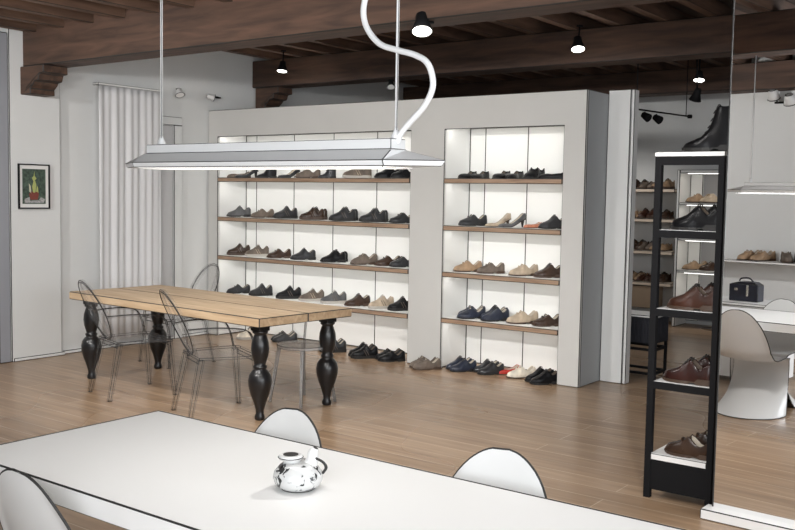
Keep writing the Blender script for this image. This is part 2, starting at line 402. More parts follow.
# ------------------------------------------------------------------ clear armchairs
def ghost(label, x, y, rz, group):
    t = thing('armchair', label, 'chair', (x, y, 0), rz, group)
    # faces +y
    bm = bmesh.new(); prism(bm, [(-.21, -.21), (.21, -.21), (.245, .0), (.26, .22), (.22, .245), (-.22, .245), (-.26, .22), (-.245, .0)], 'z', .435, .455, .004); obj('seat', bm, [SHEET, INK], t)
    obj('seat_frame', bbox(-.2, .2, .205, .22, .40, .4345, .003), [CLEAR, INK], t); obj('seat_frame', bbox(-.16, .16, -.205, -.19, .40, .4345, .003), [CLEAR, INK], t)
    for sx in (-1, 1):
        for (y0, y1) in ((.205, .245), (-.19, -.28)):
            b = bmesh.new(); P = [(sx*.225 if y0 > 0 else sx*.185, y0, .435), (sx*(.255 if y0 > 0 else .215), y1, 0)]
            q = .024; q2 = .016
            v = [b.verts.new((P[i][0]+dx*(q, q2)[i], P[i][1]+dy*(q, q2)[i], P[i][2])) for i in (0, 1) for dx, dy in ((-1,-1),(1,-1),(1,1),(-1,1))]
            b.faces.new(v[:4]); b.faces.new(v[4:])
            for k in range(4): b.faces.new((v[k], v[(k+1)%4], v[4+(k+1)%4], v[4+k]))
            bmesh.ops.recalc_face_normals(b, faces=b.faces); ink(b, .0032); obj('leg', b, [CLEAR, INK], t)
    # medallion back
    tilt = .47; n = 40
    def bp(s, c):   # s across, c up in the tilted back plane
        return Vector((s, -.195 - (c-.455)*tilt + .25*s*s, c))
    ring = [bp(.195*math.cos(2*PI*k/n)*(1 if math.sin(2*PI*k/n) > 0 else 1-.10*abs(math.sin(2*PI*k/n))), .69+.235*math.sin(2*PI*k/n)) for k in range(n)]
    bm = bmesh.new(); tube(bm, ring+[ring[0], ring[1]], .014, 8, cap=False); 
    for off in (.009, -.009):
        tube(bm, [Vector((p.x*(1+off*3), p.y, .69+(p.z-.69)*(1+off*3))) + Vector((0, -.012, 0)) for p in ring+[ring[0], ring[1]]], .0032, 4, 1, cap=False)
    obj('back_frame', bm, [CLEAR, INK], t)
    bm = bmesh.new(); cv = bm.verts.new(bp(0, .69)); rv = [bm.verts.new(p) for p in ring]
    for k in range(n): bm.faces.new((cv, rv[k], rv[(k+1)%n])).smooth = True
    o = obj('backrest', bm, [SHEET, INK], t); md = o.modifiers.new('thickness', 'SOLIDIFY'); md.thickness = .008; md.offset = 0
    for sx in (-1, 1):
        bm = bmesh.new(); tube(bm, [(sx*.10, -.193, .45), (sx*.115, -.213, .50)], .013, 6); obj('back_support', bm, [CLEAR, INK], t)
    for sx in (-1, 1):
        pts = smoothpts([(sx*.196, -.285, .655), (sx*.235, -.14, .665), (sx*.268, .02, .66), (sx*.272, .13, .635), (sx*.262, .175, .56), (sx*.25, .20, .445)], 6)
        bm = bmesh.new(); tube(bm, pts, .015, 8, flat=.7)
        for dx in (-.014, .014):
            tube(bm, [p + Vector((sx*dx, 0, .004)) for p in pts], .003, 4, 1)
        obj('arm', bm, [CLEAR, INK], t)
    return t
g1 = ghost('clear acrylic armchair at the table corner nearest the left wall', -6.24, 4.86, math.radians(-16), 'clear chairs around the oak table')
g2 = dup(g1, 'clear acrylic armchair on the near side of the oak table, beside its right front leg', (-5.20, 4.82, 0), math.radians(-25))
g3 = dup(g1, 'clear acrylic armchair behind the oak table, only its rounded back showing above the top', (-7.08, 6.02, 0), math.radians(172))

def low_chair():
    t = thing('side_chair', 'low milky clear armless chair tucked under the far right end of the oak table', 'chair', (-4.98, 5.50, 0), math.radians(176), 'clear chairs around the oak table')
    bm = bmesh.new(); n = 28
    prism(bm, [(.21*math.cos(2*PI*k/n), .20*math.sin(2*PI*k/n)) for k in range(n)], 'z', .435, .46, .004); obj('seat', bm, [CLEARW, INK], t)
    for sx in (-1, 1):
        for sy in (-1, 1):
            b = bmesh.new(); tube(b, [(sx*.13, sy*.13, .435), (sx*.175, sy*.185, 0)], [.016, .011], 8)
            for dx in (-.012, .012): tube(b, [(sx*.13+dx, sy*.13-.008, .435), (sx*.175+dx*.7, sy*.185-.008, 0)], .003, 4, 1)
            obj('leg', b, [CLEARW, INK], t)
    bm = bmesh.new()
    for sx in (-1, 1): tube(bm, [(sx*.14, -.15, .45), (sx*.15, -.185, .665)], .010, 8); tube(bm, [(sx*.14+.01, -.15, .45), (sx*.15+.01, -.185, .665)], .003, 4, 1)
    tube(bm, smoothpts([(-.15, -.185, .66), (0, -.215, .67), (.15, -.185, .66)], 6), .010, 8); obj('backrest', bm, [CLEARW, INK], t)
low_chair()

# ------------------------------------------------------------------ white table and moulded chairs
wt = thing('white_table', 'large white rectangular table in the foreground', 'table', (-1.92, 2.08, 0))
obj('tabletop', bbox(-1.125, 1.125, -.415, .415, .672, .74, .004), TABLEW, wt)
bm = bmesh.new(); tube(bm, [(a*1.124, b*.414, .7395) for a, b in ((0, -1), (1, -1), (1, 1), (-1, 1), (-1, -1), (0, -1))], .003, 6, cap=False); obj('edge_trim', bm, [INK], wt)
for sx in (-1, 1):
    for sy in (-1, 1):
        obj('leg', bbox(-.035, .035, -.035, .035, 0, .672, .004), TABLEW, wt, loc=(sx*1.08, sy*.37, 0))

def panton(label, x, y, rz, group):
    t = thing('moulded_chair', label, 'chair', (x, y, 0), rz, group)     # faces +y
    prof = [smoothpts([(-.275, .825), (-.255, .735), (-.215, .60), (-.165, .48), (-.09, .425), (.02, .415), (.13, .425), (.21, .432)], 20)[i] for i in (0, 1, 2, 4, 6, 9, 12, 16, 20, 25, 30, 36, 42, 48, 55, 62, 70, 78, 86, 94, 102, 110, 118, 126, 133, 140)]
    # prof points hold (forward, up)
    pr = [(p[0], p[1]) for p in [(v.x, v.y) for v in [Vector((a.x, a.y, 0)) for a in prof]]]
    n = len(pr); m = 24
    def width(i):
        z = pr[i][1]; f = pr[i][0]
        if f < -.17: return .006+.219*math.sqrt(max(0, 1-((z-.46)/.3655)**2.15)) if z < .8255 else .01
        return .232
    bm = bmesh.new(); rows = []
    for i, (f, z) in enumerate(pr):
        s = (0, 1, 2, 4, 6, 9, 12, 16, 20, 25, 30, 36, 42, 48, 55, 62, 70, 78, 86, 94, 102, 110, 118, 126, 133, 140)[i]/140; w = width(i); row = []
        for k in range(m+1):
            q = -1+2*k/m
            side = (w/.225)**2*q*q - (.34 if s < .5 else .34*max(0, 1-(s-.5)/.12))*max(0, (abs(q)-.80)/.2)**1.5*max(0, min(1, (w-.1)/.11))
            row.append(bm.verts.new((q*w, f+(.05*side*(.4+s) if s < .55 else .05*side*.95*max(0, (.75-s)/.2)), z+.02*q*q*max(0, min(1, (s-.45)/.2))*min(1, (1.001-s)/.2))))
        rows.append(row)
    lip = rows[-1]
    # the front lip rolls over and sweeps down into the curved foot
    nb = 12
    for j in range(1, nb+1):
        tt = j/nb; row = []
        for k in range(m+1):
            q = -1+2*k/m; a = q*math.radians(98)
            P0 = Vector((q*.225, .21, .432)); P1 = Vector((q*.21, .30-.02*q*q, .36)); P2 = Vector((q*.215, .10+.13*q*q, .16)); P3 = Vector((.262*math.sin(a), .06-.30*math.cos(a), .003))
            row.append(bm.verts.new(P0*(1-tt)**3 + P1*3*tt*(1-tt)**2 + P2*3*tt*tt*(1-tt) + P3*tt**3))
        rows.append(row)
    for a in range(len(rows)-1):
        for k in range(m): bm.faces.new((rows[a][k], rows[a][k+1], rows[a+1][k+1], rows[a+1][k])).smooth = True
    rim = [v.co.copy() for v in rows[0]] + [r[-1].co.copy() for r in rows[1:]] + [v.co.copy() for v in reversed(rows[-1][:-1])] + [r[0].co.copy() for r in reversed(rows[1:-1])]
    rim = [p for i, p in enumerate(rim) if i == 0 or (p-rim[i-1]).length > .004]
    o = obj('shell', bm, [WHITE, INK], t)
    md = o.modifiers.new('smooth', 'SUBSURF'); md.levels = 1; md.render_levels = 2
    md = o.modifiers.new('thickness', 'SOLIDIFY'); md.thickness = .007; md.offset = 0; md.material_offset_rim = 1
    bm2 = bmesh.new(); tube(bm2, rim + [rim[0]], .0044, 6, 0, cap=False); obj('rim', bm2, [INK], t)
    return t
p1 = panton('white moulded plastic chair at the far side of the white table, behind the painted jug', -2.40, 2.33, PI, 'white moulded chairs')
p2 = dup(p1, 'white moulded plastic chair across the white table, nearer the black shoe rack', (-1.50, 2.35, 0), PI)
p3 = dup(p1, 'white moulded plastic chair on the near side of the white table, lower left', (-2.46, 1.78, 0), 0)

# ------------------------------------------------------------------ painted jug on the white table
def jug():
    t = thing('teapot', 'squat white teapot painted with black brush marks on the white table', 'teapot', (-1.915, 2.10, .74), math.radians(36.5)); t.scale = (1.04, 1.04, .88)
    m = bpy.data.materials.new('brush painted porcelain'); m.use_nodes = True; nt = m.node_tree; b = nt.nodes['Principled BSDF']
    N = nt.nodes.new; L = nt.links.new; tc = N('ShaderNodeTexCoord')
    n = N('ShaderNodeTexNoise'); n.inputs['Scale'].default_value = 32; n.inputs['Detail'].default_value = 2; n.inputs['Distortion'].default_value = 1.2
    rp = N('ShaderNodeValToRGB'); e = rp.color_ramp.elements; e[0].position = .575; e[0].color = (.56, .56, .55, 1); e[1].position = .63; e[1].color = (.03, .03, .03, 1)
    L(tc.outputs['Object'], n.inputs['Vector']); L(n.outputs['Fac'], rp.inputs['Fac']); L(rp.outputs['Color'], b.inputs['Base Color']); b.inputs['Roughness'].default_value = .2
    # x is to the viewer's right
    bm = bmesh.new(); lathe(bm, [(.030, 0), (.048, .003), (.066, .018), (.073, .040), (.070, .060), (.055, .082), (.038, .095)], 32)
    tube(bm, [(.073*math.cos(a), .073*math.sin(a), .040) for a in []] or [(.049*math.cos(a), .049*math.sin(a), .0035) for a in [k*PI/12 for k in range(26)]], .0022, 4, 1, cap=False)
    obj('body', bm, [m, INK], t)
    bm = bmesh.new(); lathe(bm, [(.030, .118), (.034, .116), (.036, .110), (.034, .104), (.024, .102)], 24, (-.022, 0)); 
    lathe(bm, [(.0225, .1185), (.0225, .1195)], 20, (-.022, 0), 1)
    for z, r in ((.110, .0362), ): tube(bm, [(-.022+r*math.cos(a), r*math.sin(a), z) for a in [k*PI/12 for k in range(26)]], .0016, 4, 1, cap=False)
    obj('rim', bm, [WHITE, INK], t)
    bm = bmesh.new(); tube(bm, [(-.018, 0, .09), (-.02, 0, .106)], .026, 16); obj('neck', bm, [m, INK], t)
    bm = bmesh.new(); pts = smoothpts([(.028, 0, .070), (.040, 0, .098), (.042, 0, .125), (.050, 0, .142)], 5); tube(bm, pts, [.024-.013*i/(len(pts)-1) for i in range(len(pts))], 14); tube(bm, [(.050, 0, .142), (.051, 0, .1435)], .008, 12, 1)
    obj('spout', bm, [WHITE, INK], t)
    bm = bmesh.new(); tube(bm, smoothpts([(.048, -.01, .112), (.072, -.012, .098), (.082, -.01, .078), (.072, -.004, .056)], 6), .0045, 8, 1); obj('handle', bm, [WHITE, INK], t)
jug()

# ------------------------------------------------------------------ pendant lamp over the white table
def pendant():
    t = thing('pendant_lamp', 'long white linear pendant lamp hanging over the white table', 'lamp', (-2.07, 2.10, 1.71))
    L1, W1, L2, W2 = .668, .085, .512, .034
    bm = bmesh.new()
    def loop(l, w, z, tip): return [bm.verts.new(p) for p in ((-l, -w*.999, z), (l, -w*.999, z), (l+tip, 0, z), (l, w, z), (-l, w, z), (-l-tip, 0, z))]
    A0 = loop(L2+.01, W1-.006, .0, .135); A = loop(L2+.01, W1, .016, .148); B = loop(L2+.006, W2+.01, .044, .02); C = loop(L2, W2, .047, .0005); D = loop(L2, W2, .076, .0005)
    for P, Q in ((A0, A), (A, B), (B, C), (C, D)):
        for k in range(6): bm.faces.new((P[k], P[(k+1)%6], Q[(k+1)%6], Q[k]))
    bm.faces.new(A0); bm.faces.new(D)
    bmesh.ops.recalc_face_normals(bm, faces=bm.faces); ink(bm, .0018, ang=.35)
    obj('shade', bm, [LAMPW, INK], t)
    obj('diffuser', bbox(-L2, L2, -W1+.016, W1-.016, -.004, .0005, .0015), GLOW, t)
    for x in (-.476, .503):
        bm = bmesh.new(); x0 = x if x < 0 else x-.0; tube(bm, [(x0, 0, .076), (x0, 0, 1.064)], .0042, 8); tube(bm, [(x0+.0045, -.003, .09), (x0+.0045, -.003, 1.06)], .0012, 4, 1)
        lathe(bm, [(.016, .076), (.014, .084), (.006, .10), (.004, .11)], 14, (x0, 0)); obj('hanging_rod', bm, [LAMPW, INK], t)
    pts = [(at(px, py, y=2.1)-Vector((-2.07, 2.1, 1.71))) for px, py in ((397.5, 143), (401, 133), (411, 121), (425, 105), (433, 85), (428, 64), (415, 55), (397, 50), (380, 44), (368, 30), (363.5, 14), (366, -5), (376, -40), (388, -90))] + [Vector((.503, 0, 1.064))]
    pts = smoothpts(pts, 6)
    bm = bmesh.new(); tube(bm, pts, .0085, 10)
    rt = Vector((math.cos(yaw), math.sin(yaw), 0))
    bm2 = bmesh.new()
    obj('power_cable', bm, [LAMPW, INK], t)
    bm2.free()
    ld = bpy.data.lights.new('pendant_light', 'AREA'); ld.shape = 'RECTANGLE'; ld.size = 1.1; ld.size_y = .2; ld.energy = 5.8; ld.color = (1, .985, .96)
    lo = bpy.data.objects.new('pendant_light', ld); COL.objects.link(lo); lo.location = (-2.07, 2.1, 1.70)
pendant()

# ------------------------------------------------------------------ spot lamps
def spot(name_label, pos, mount, aim, r=.055, L=.11, power=60, body=BLACKM, lens=True, group='ceiling spot lamps', ang=75, wire=None):
    """pos: centre of the lens; mount: fixing point above"""
    t = thing('spot_lamp', name_label, 'lamp', mount, 0, group)
    m = Vector(mount); p = Vector(pos)-m; a = (Vector(aim)-Vector(pos)).normalized()
    q = Vector((0,0,-1)).rotation_difference(a).to_matrix()
    bm = bmesh.new(); lathe(bm, [(r*.42, L), (r*.55, L*.93), (r*.62, L*.55), (r, .0), (r*.9, -.002)], 20)
    ring = [(r*math.cos(k*PI/10), r*math.sin(k*PI/10), -.001) for k in range(22)]
    tube(bm, ring, .0035, 4, 1, cap=False)
    bmesh.ops.transform(bm, matrix=Matrix.Translation(p) @ q.to_4x4(), verts=bm.verts); obj('lamp_head', bm, [body, INK], t)
    bm = bmesh.new(); lathe(bm, [(r*.88, -.004), (r*.88, -.001)], 20); bmesh.ops.transform(bm, matrix=Matrix.Translation(p) @ q.to_4x4(), verts=bm.verts)
    obj('lamp_lens', bm, LENS if lens else TABLEW, t)
    bm = bmesh.new(); top = p - a*L*.6; tube(bm, smoothpts([(0, 0, 0), (top*.5)+Vector((.004, 0, 0)), top], 4), .008, 8); lathe(bm, [(.03, -.012), (.03, -.0005)], 14); obj('bracket', bm, BLACKM, t)
    if power:
        ld = bpy.data.lights.new('spot_light', 'SPOT'); ld.energy = power; ld.spot_size = math.radians(ang); ld.spot_blend = .8; ld.shadow_soft_size = .10; ld.color = (1, .975, .945)
        lo = bpy.data.objects.new('spot_light', ld); COL.objects.link(lo); lo.location = Vector(pos)+a*.02
        lo.rotation_euler = Vector((0,0,-1)).rotation_difference(a).to_euler()
    return t
spot('large black spot lamp under the front ceiling beam, beside the white pendant cable', at(422, 31, y=5.10), (-3.62, 5.20, 2.774), (-2.9, 4.2, 0), .07, .13, 70)
spot('black spot lamp in front of the second ceiling beam, right of centre', at(578, 49, y=7.9), (-3.90, 7.98, 3.199), (-3.2, 7.0, 0), .065, .12, 50)
spot('black spot lamp hanging low between the beams near the left wall', at(282, 71, y=7.7), (-7.32, 7.72, 3.199), (-7.2, 7.2, 0), .06, .11, 50)
spot('small black spot lamp under the second ceiling beam, behind the pendant rod', at(391, 87, y=8.3), (-6.27, 8.30, 2.884), (-5.7, 7.6, 1.5), .045, .09, 0, lens=False)
spot('small bright spot lamp in the dark ceiling above the black shoe rack', at(699, 80, y=10), (-3.5, 10, 3.199), (-3.3, 9.2, 0), .06, .10, 60)
spot('black spot lamp head just above the boots on the black rack', at(695, 100, y=9.5), (-3.36, 9.5, 3.199), (-4.0, 10, 1.0), .06, .12, 0, lens=False)
spot('white spot lamp on the left wall above the door frame', at(180, 95, x=-8.12), (-8.20, 7.0, 2.76), (-7.2, 6.7, 1), .05, .07, 0, body=LAMPW, lens=False, group='wall spot lamps')
spot('white spot lamp turned sideways on the left wall, next to the shelving unit', at(214, 98, x=-8.12), (-8.20, 7.58, 2.72), (-7.6, 8.4, 2.4), .04, .08, 0, body=LAMPW, lens=False, group='wall spot lamps')
# unseen spots added to brighten the wall unit and left wall
for i, (x, y, ax, ay, az, pw) in enumerate(((-6.9, 2.0, -7.6, 6.4, 1.2, 200), (-5.0, 2.0, -6.2, 6.6, 1.0, 210), (-3.3, 2.0, -4.8, 7.2, 1.0, 210), (-.6, 2.0, -2.6, 6.6, .8, 200))):
    spot('added fill spot under the beam over the white table, number hidden above the view' if False else 'added fill spot under the beam above the white table, '+('first', 'second', 'third', 'fourth')[i]+' from the left wall', (x, y+.2, 2.62), (x, 2.11, 2.774), (ax, ay, az), .07, .13, pw, ang=105, group='added fill spots under the front beam')

spot('added fill spot under the front beam turned back to the wall behind the camera', (-4.4, 1.95, 2.62), (-4.4, 2.11, 2.774), (-3.5, -.55, 1.6), .07, .13, 110, ang=110, group='added fill spots under the front beam')  # unseen spot added to brighten the wall reflected in the mirror
spot('added fill spot under the third ceiling beam, left of the back room cabinet', (-5.3, 11.0, 2.78), (-5.3, 11.3, 2.919), (-5.0, 12.3, .9), .06, .11, 48, ang=80)  # this spot and the next are added to brighten the back room
spot('added fill spot under the third ceiling beam, right of the back room cabinet', (-2.9, 10.7, 2.78), (-2.9, 11.3, 2.919), (-3.9, 12.3, .6), .06, .11, 22, ang=80)

for i, (x, y) in enumerate(((-5.7, 3.7), (-4.4, 3.9), (-2.6, 3.7))):  # unseen downlights added for overhead light on oak table and floor
    spot('added fill spot under the joists before the first beam, '+('left', 'middle', 'right')[i]+' of three', (x, y, 2.99), (x, y, 3.079), (x+.2, y+1.2, 0), .05, .06, (120, 120, 60)[i], ang=110, group='added fill downlights in front of the first beam')

spot('added fill spot under the joists near the mirror, turned back to the white table', (-1.7, 4.35, 2.97), (-1.7, 4.37, 3.079), (-2.2, 2.6, .5), .05, .06, 170, ang=80, group='added fill downlights in front of the first beam')  # unseen spot added to lighten the chair back in the reflection

# ------------------------------------------------------------------ mirror
TH = math.radians(3.0); MX, MY = -1.54, 4.86
mr = thing('standing_mirror', 'tall mirror on a white plinth at the right edge, reflecting a white chair', 'mirror', (MX, MY, 0), -TH)
obj('mirror_glass', bbox(.006, 1.30, .0, .02, .055, 2.74), MIRROR, mr)
bm = bmesh.new(); box(bm, 0, .006, -.003, .022, .055, 2.74); box(bm, 1.30, 1.306, -.003, .022, .055, 2.74); box(bm, 0, 1.306, -.003, .022, 2.74, 2.746); obj('frame', bm, [INK], mr)
obj('plinth', bbox(-.035, 1.34, -.075, .03, 0, .054, .005), TABLEW, mr)

# ------------------------------------------------------------------ black shoe rack
rk = thing('shoe_rack', 'tall narrow black metal rack of shoes beside the mirror', 'rack', (-1.765, 4.95, 0))
for x in (-.185, .155):
    obj('post', bbox(x, x+.03 if x > 0 else x+.035, 0, .035, 0, 1.862), BLACKM, rk)
obj('rear_post', bbox(.155, .185, .28, .31, 0, 1.862), BLACKM, rk)
RZ = (1.474, 1.048, .650, .250)
obj('top_shelf', bbox(-.19, .19, -.004, .31, 1.862, 1.892, .004), TABLEW, rk)
obj('top_rail', bbox(-.15, .155, 0, .03, 1.82, 1.862), BLACKM, rk)
for z in RZ:
    sh = obj('shelf', bbox(-.15, .155, .008, .30, z-.012, z), TABLEW, rk)
    if z > .3: obj('shelf_rail', bbox(-.15, .155, .0, .012, z-.042, z-.002), BLACKM, sh)
    else: obj('shelf_lip', bbox(-.15, .155, .0, .008, z-.035, z-.001, .003), TABLEW, sh)
obj('base_panel', bbox(-.15, .155, .004, .29, .05, .210), BLACKM, rk)

# ------------------------------------------------------------------ shoes
def lerp_table(T, u):
    for i in range(len(T)-1):
        (a, x), (b, y) = T[i], T[i+1]
        if u <= b:
            s = (u-a)/(b-a); s = s*s*(3-2*s) if len(T) > 3 else s
            return x+(y-x)*s
    return T[-1][1]
WT = [(0, .28), (.02, .55), (.08, .80), (.25, .84), (.45, .82), (.62, .98), (.75, 1.0), (.88, .82), (.96, .50), (1, .16)]
KIND = {   # rim / vamp height, end of the opening, inside depth, sole height, heel rise
 'oxford':  dict(h=[(0, .074), (.08, .090), (.27, .064), (.46, .102), (.58, .080), (.70, .060), (.82, .050), (.92, .042), (1, .020)], op=.46, dep=.035, sole=(.012, .024), lace=True),
 'sneaker': dict(h=[(0, .080), (.08, .100), (.27, .068), (.45, .112), (.58, .086), (.70, .068), (.82, .058), (.92, .050), (1, .030)], op=.44, dep=.035, sole=(.022, .026), lace=True),
 'loafer':  dict(h=[(0, .068), (.08, .084), (.30, .050), (.53, .086), (.62, .070), (.72, .058), (.84, .048), (.93, .040), (1, .020)], op=.54, dep=.034, sole=(.010, .020), lace=False),
 'flat':    dict(h=[(0, .058), (.08, .064), (.30, .042), (.60, .036), (.70, .040), (.80, .038), (.92, .032), (1, .016)], op=.68, dep=.024, sole=(.007, .012), lace=False),
 'boot':    dict(h=[(0, .200), (.08, .212), (.25, .205), (.40, .212), (.47, .150), (.56, .092), (.68, .066), (.82, .052), (.92, .042), (1, .022)], op=.40, dep=.06, sole=(.016, .028), lace=True),
 'pump':    dict(h=[(0, .060), (.08, .066), (.30, .044), (.60, .034), (.70, .038), (.80, .036), (.92, .030), (1, .014)], op=.66, dep=.022, sole=(.006, .008), lace=False, rise=.075)}
def rise(k, u):
    r = KIND[k].get('rise', 0)
    if not r: return 0
    s = max(0, 1-u/.62); return r*s*s*(3-2*s)
def shoe_meshes(kind, L=.275):
    K = KIND[kind]; n = 26; W = .049*L/.275; ks = L/.275
    us = [.5-.5*math.cos(PI*i/(n-1)) for i in range(n)]
    up = bmesh.new(); rows = []
    for u in us:
        w = lerp_table(WT, u)*W; h = lerp_table(K['h'], u)*ks
        s = (K['sole'][1] if u < .30 else K['sole'][0])*ks
        h = max(h, s+.004)
        x = (u-.5)*L; z0 = s*.9+rise(kind, u); H_ = h-s*.9
        opn = .56 if .03 < u < K['op'] else 0
        if K['op'] <= u < K['op']+.05: opn = .0
        o = w*opn
        if o: e0 = (.62 if kind != 'boot' else .74)
        half = []
        if o:
            for a, b in ((1, 0), (1.05, .25), (1.02, .5), (.94, .78), (.86, .97)): half.append((w*a, z0+H_*b))
            half += [(w*.78, z0+H_*1.0), (w*.72, z0+H_*.93), (w*.64, max(z0+.004, z0+H_-K['dep']*ks)), (0, max(z0+.004, z0+H_-K['dep']*ks))]
        else:
            for a, b in ((1, 0), (1.05, .25), (1.0, .48), (.88, .70), (.70, .86)): half.append((w*a, z0+H_*b))
            half += [(w*.52, z0+H_*.95), (w*.34, z0+H_*.985), (w*.16, z0+H_), (0, z0+H_)]
        bend = .006*math.sin(u*PI)*ks
        pts = [(x, y+bend, z) for y, z in half] + [(x, -y+bend, z) for y, z in reversed(half[:-1])]
        rows.append([up.verts.new(p) for p in pts])
    m = len(rows[0])
    for i in range(n-1):
        for k in range(m-1):
            f = up.faces.new((rows[i][k], rows[i+1][k], rows[i+1][k+1], rows[i][k+1])); f.smooth = True
            if 6 <= k <= m-8 and us[i+1] < K['op']+.04 and us[i] > .02: f.material_index = 1
    up.faces.new(rows[0]); up.faces.new(rows[-1])
    # sole
    so = bmesh.new(); bot = []; top = []; bot2 = []
    for u in us:
        w = lerp_table(WT, u)*W*1.07+.0015; x = (u-.5)*L*1.02
        t = (K['sole'][1] if u < .30 else K['sole'][0])*ks; rz = rise(kind, u)
        lo = rz if kind == 'pump' else (.0 if (u < .31 or u > .46 or kind in ('sneaker', 'flat')) else K['sole'][0]*.6*ks)
        toe = .006*max(0, (u-.8)/.2)**2 if kind != 'flat' else 0
        bend = .006*math.sin(u*PI)*ks
        bot.append([so.verts.new((x, y*w+bend, lo+toe)) for y in (1, -1)]); top.append([so.verts.new((x, y*w+bend, t+rz+toe*.6)) for y in (1, -1)])
    for i in range(n-1):
        for A, B in ((bot, bot), (top, top)):
            so.faces.new((A[i][0], A[i+1][0], A[i+1][1], A[i][1]))
        for k in (0, 1): so.faces.new((bot[i][k], bot[i+1][k], top[i+1][k], top[i][k]))
    for i in (0, n-1): so.faces.new((bot[i][0], bot[i][1], top[i][1], top[i][0]))
    if kind == 'pump':
        tube(so, [(-.40*L, 0, rise(kind, .1)), (-.40*L, 0, .0)], [.020, .007], 8)
    la = None
    if K['lace']:
        la = bmesh.new()
        for q in range(5 if kind == 'boot' else 4):
            u = K['op']-.03+q*.042 if kind != 'boot' else .385+q*.045
            w = lerp_table(WT, u)*W*.60; h = lerp_table(K['h'], u)*ks; x = (u-.5)*L
            tube(la, [(x+.004, w+.006, h*.93), (x, w*.4+.006, h*1.0+.004), (x-.002, -w*.4+.006, h*1.0+.004), (x+.004, -w+.006, h*.93)], .0030*ks, 5)
    elif kind == 'loafer':
        la = bmesh.new(); u = .66; w = lerp_table(WT, u)*W; h = lerp_table(K['h'], u)*ks; x = (u-.5)*L
        bandp = [(x-.01*a*a, w*math.sin(a)*1.04+.005, .018+(h-.014)*math.cos(a)) for a in [(-1.45+2.9*i/10) for i in range(11)]]
        tube(la, bandp, .0065*ks, 6, flat=.5)
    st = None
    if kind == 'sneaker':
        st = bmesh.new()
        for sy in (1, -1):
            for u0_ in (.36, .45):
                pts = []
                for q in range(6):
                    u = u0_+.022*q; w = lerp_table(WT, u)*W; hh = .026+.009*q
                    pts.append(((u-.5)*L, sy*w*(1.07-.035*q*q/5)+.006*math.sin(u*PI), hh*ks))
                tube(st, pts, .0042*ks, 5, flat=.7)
    return up, so, la, st
NICE = {'oxford': 'lace-up shoe', 'sneaker': 'sneaker', 'loafer': 'loafer', 'flat': 'flat shoe', 'boot': 'ankle boot', 'pump': 'high-heeled pump'}
NAME = {'oxford': 'lace_up_shoe', 'sneaker': 'sneaker', 'loafer': 'loafer', 'flat': 'flat_shoe', 'boot': 'ankle_boot', 'pump': 'high_heeled_pump'}
MESHES = {}; PROTO = {}
for k in KIND:
    for nm, bm in zip(('upper', 'sole', 'lace' if KIND[k]['lace'] else 'strap', 'highlight_stripe'), shoe_meshes(k)):
        if bm is None: continue
        me = bpy.data.meshes.new(k+'_'+nm); bmesh.ops.recalc_face_normals(bm, faces=bm.faces); bm.to_mesh(me); bm.free()
        for s in range(2 if nm == 'upper' else 1): me.materials.append(None)
        MESHES[k, nm] = me
def shoe(kind, col, label, loc, ang, group, scale=1, sole=None, mirror=False):
    """ang: heading of the toe, measured from +x"""
    if (kind, col) not in PROTO:
        parts = []
        for nm in ('upper', 'sole', 'lace', 'strap', 'highlight_stripe'):
            if (kind, nm) not in MESHES: continue
            me = MESHES[kind, nm].copy()
            if nm == 'upper':
                me.materials[0] = LEA[col]; me.materials[1] = LINING if col in ('black', 'oxblood', 'chestnut') else LIGHTLIN
            elif nm == 'sole': me.materials[0] = SOLEW if (kind == 'sneaker' and col in ('grey', 'taupe', 'cream', 'navy', 'beige')) else SOLEB if col in ('black', 'charcoal', 'navy', 'grey') else SOLEBR
            elif nm == 'lace': me.materials[0] = LACEW if col in ('taupe', 'grey', 'navy', 'beige') and kind == 'sneaker' else LACE
            elif nm == 'highlight_stripe': me.materials[0] = LEA['taupe'] if col not in ('taupe',) else LEA['beige']
            else: me.materials[0] = LEA[col]
            parts.append((nm, me))
        PROTO[kind, col] = parts
    t = thing(NAME[kind], label, 'shoe', loc, ang, group); t.scale = (scale, -scale if mirror else scale, scale*(1.0 if kind in ('boot', 'pump') else 1.24))
    for nm, me in PROTO[kind, col]:
        o = bpy.data.objects.new(nm, me); COL.objects.link(o); o.parent = t
    return t
ORD = ['first', 'second', 'third', 'fourth', 'fifth', 'sixth', 'seventh', 'eighth', 'ninth', 'tenth']
CN = {'black': 'black', 'charcoal': 'charcoal', 'grey': 'grey', 'navy': 'navy', 'brown': 'dark brown', 'tan': 'tan', 'taupe': 'taupe', 'beige': 'beige', 'cream': 'cream', 'coral': 'coral', 'red': 'red', 'chestnut': 'chestnut', 'oxblood': 'oxblood'}
TOE = math.atan2(-.78, -.62)
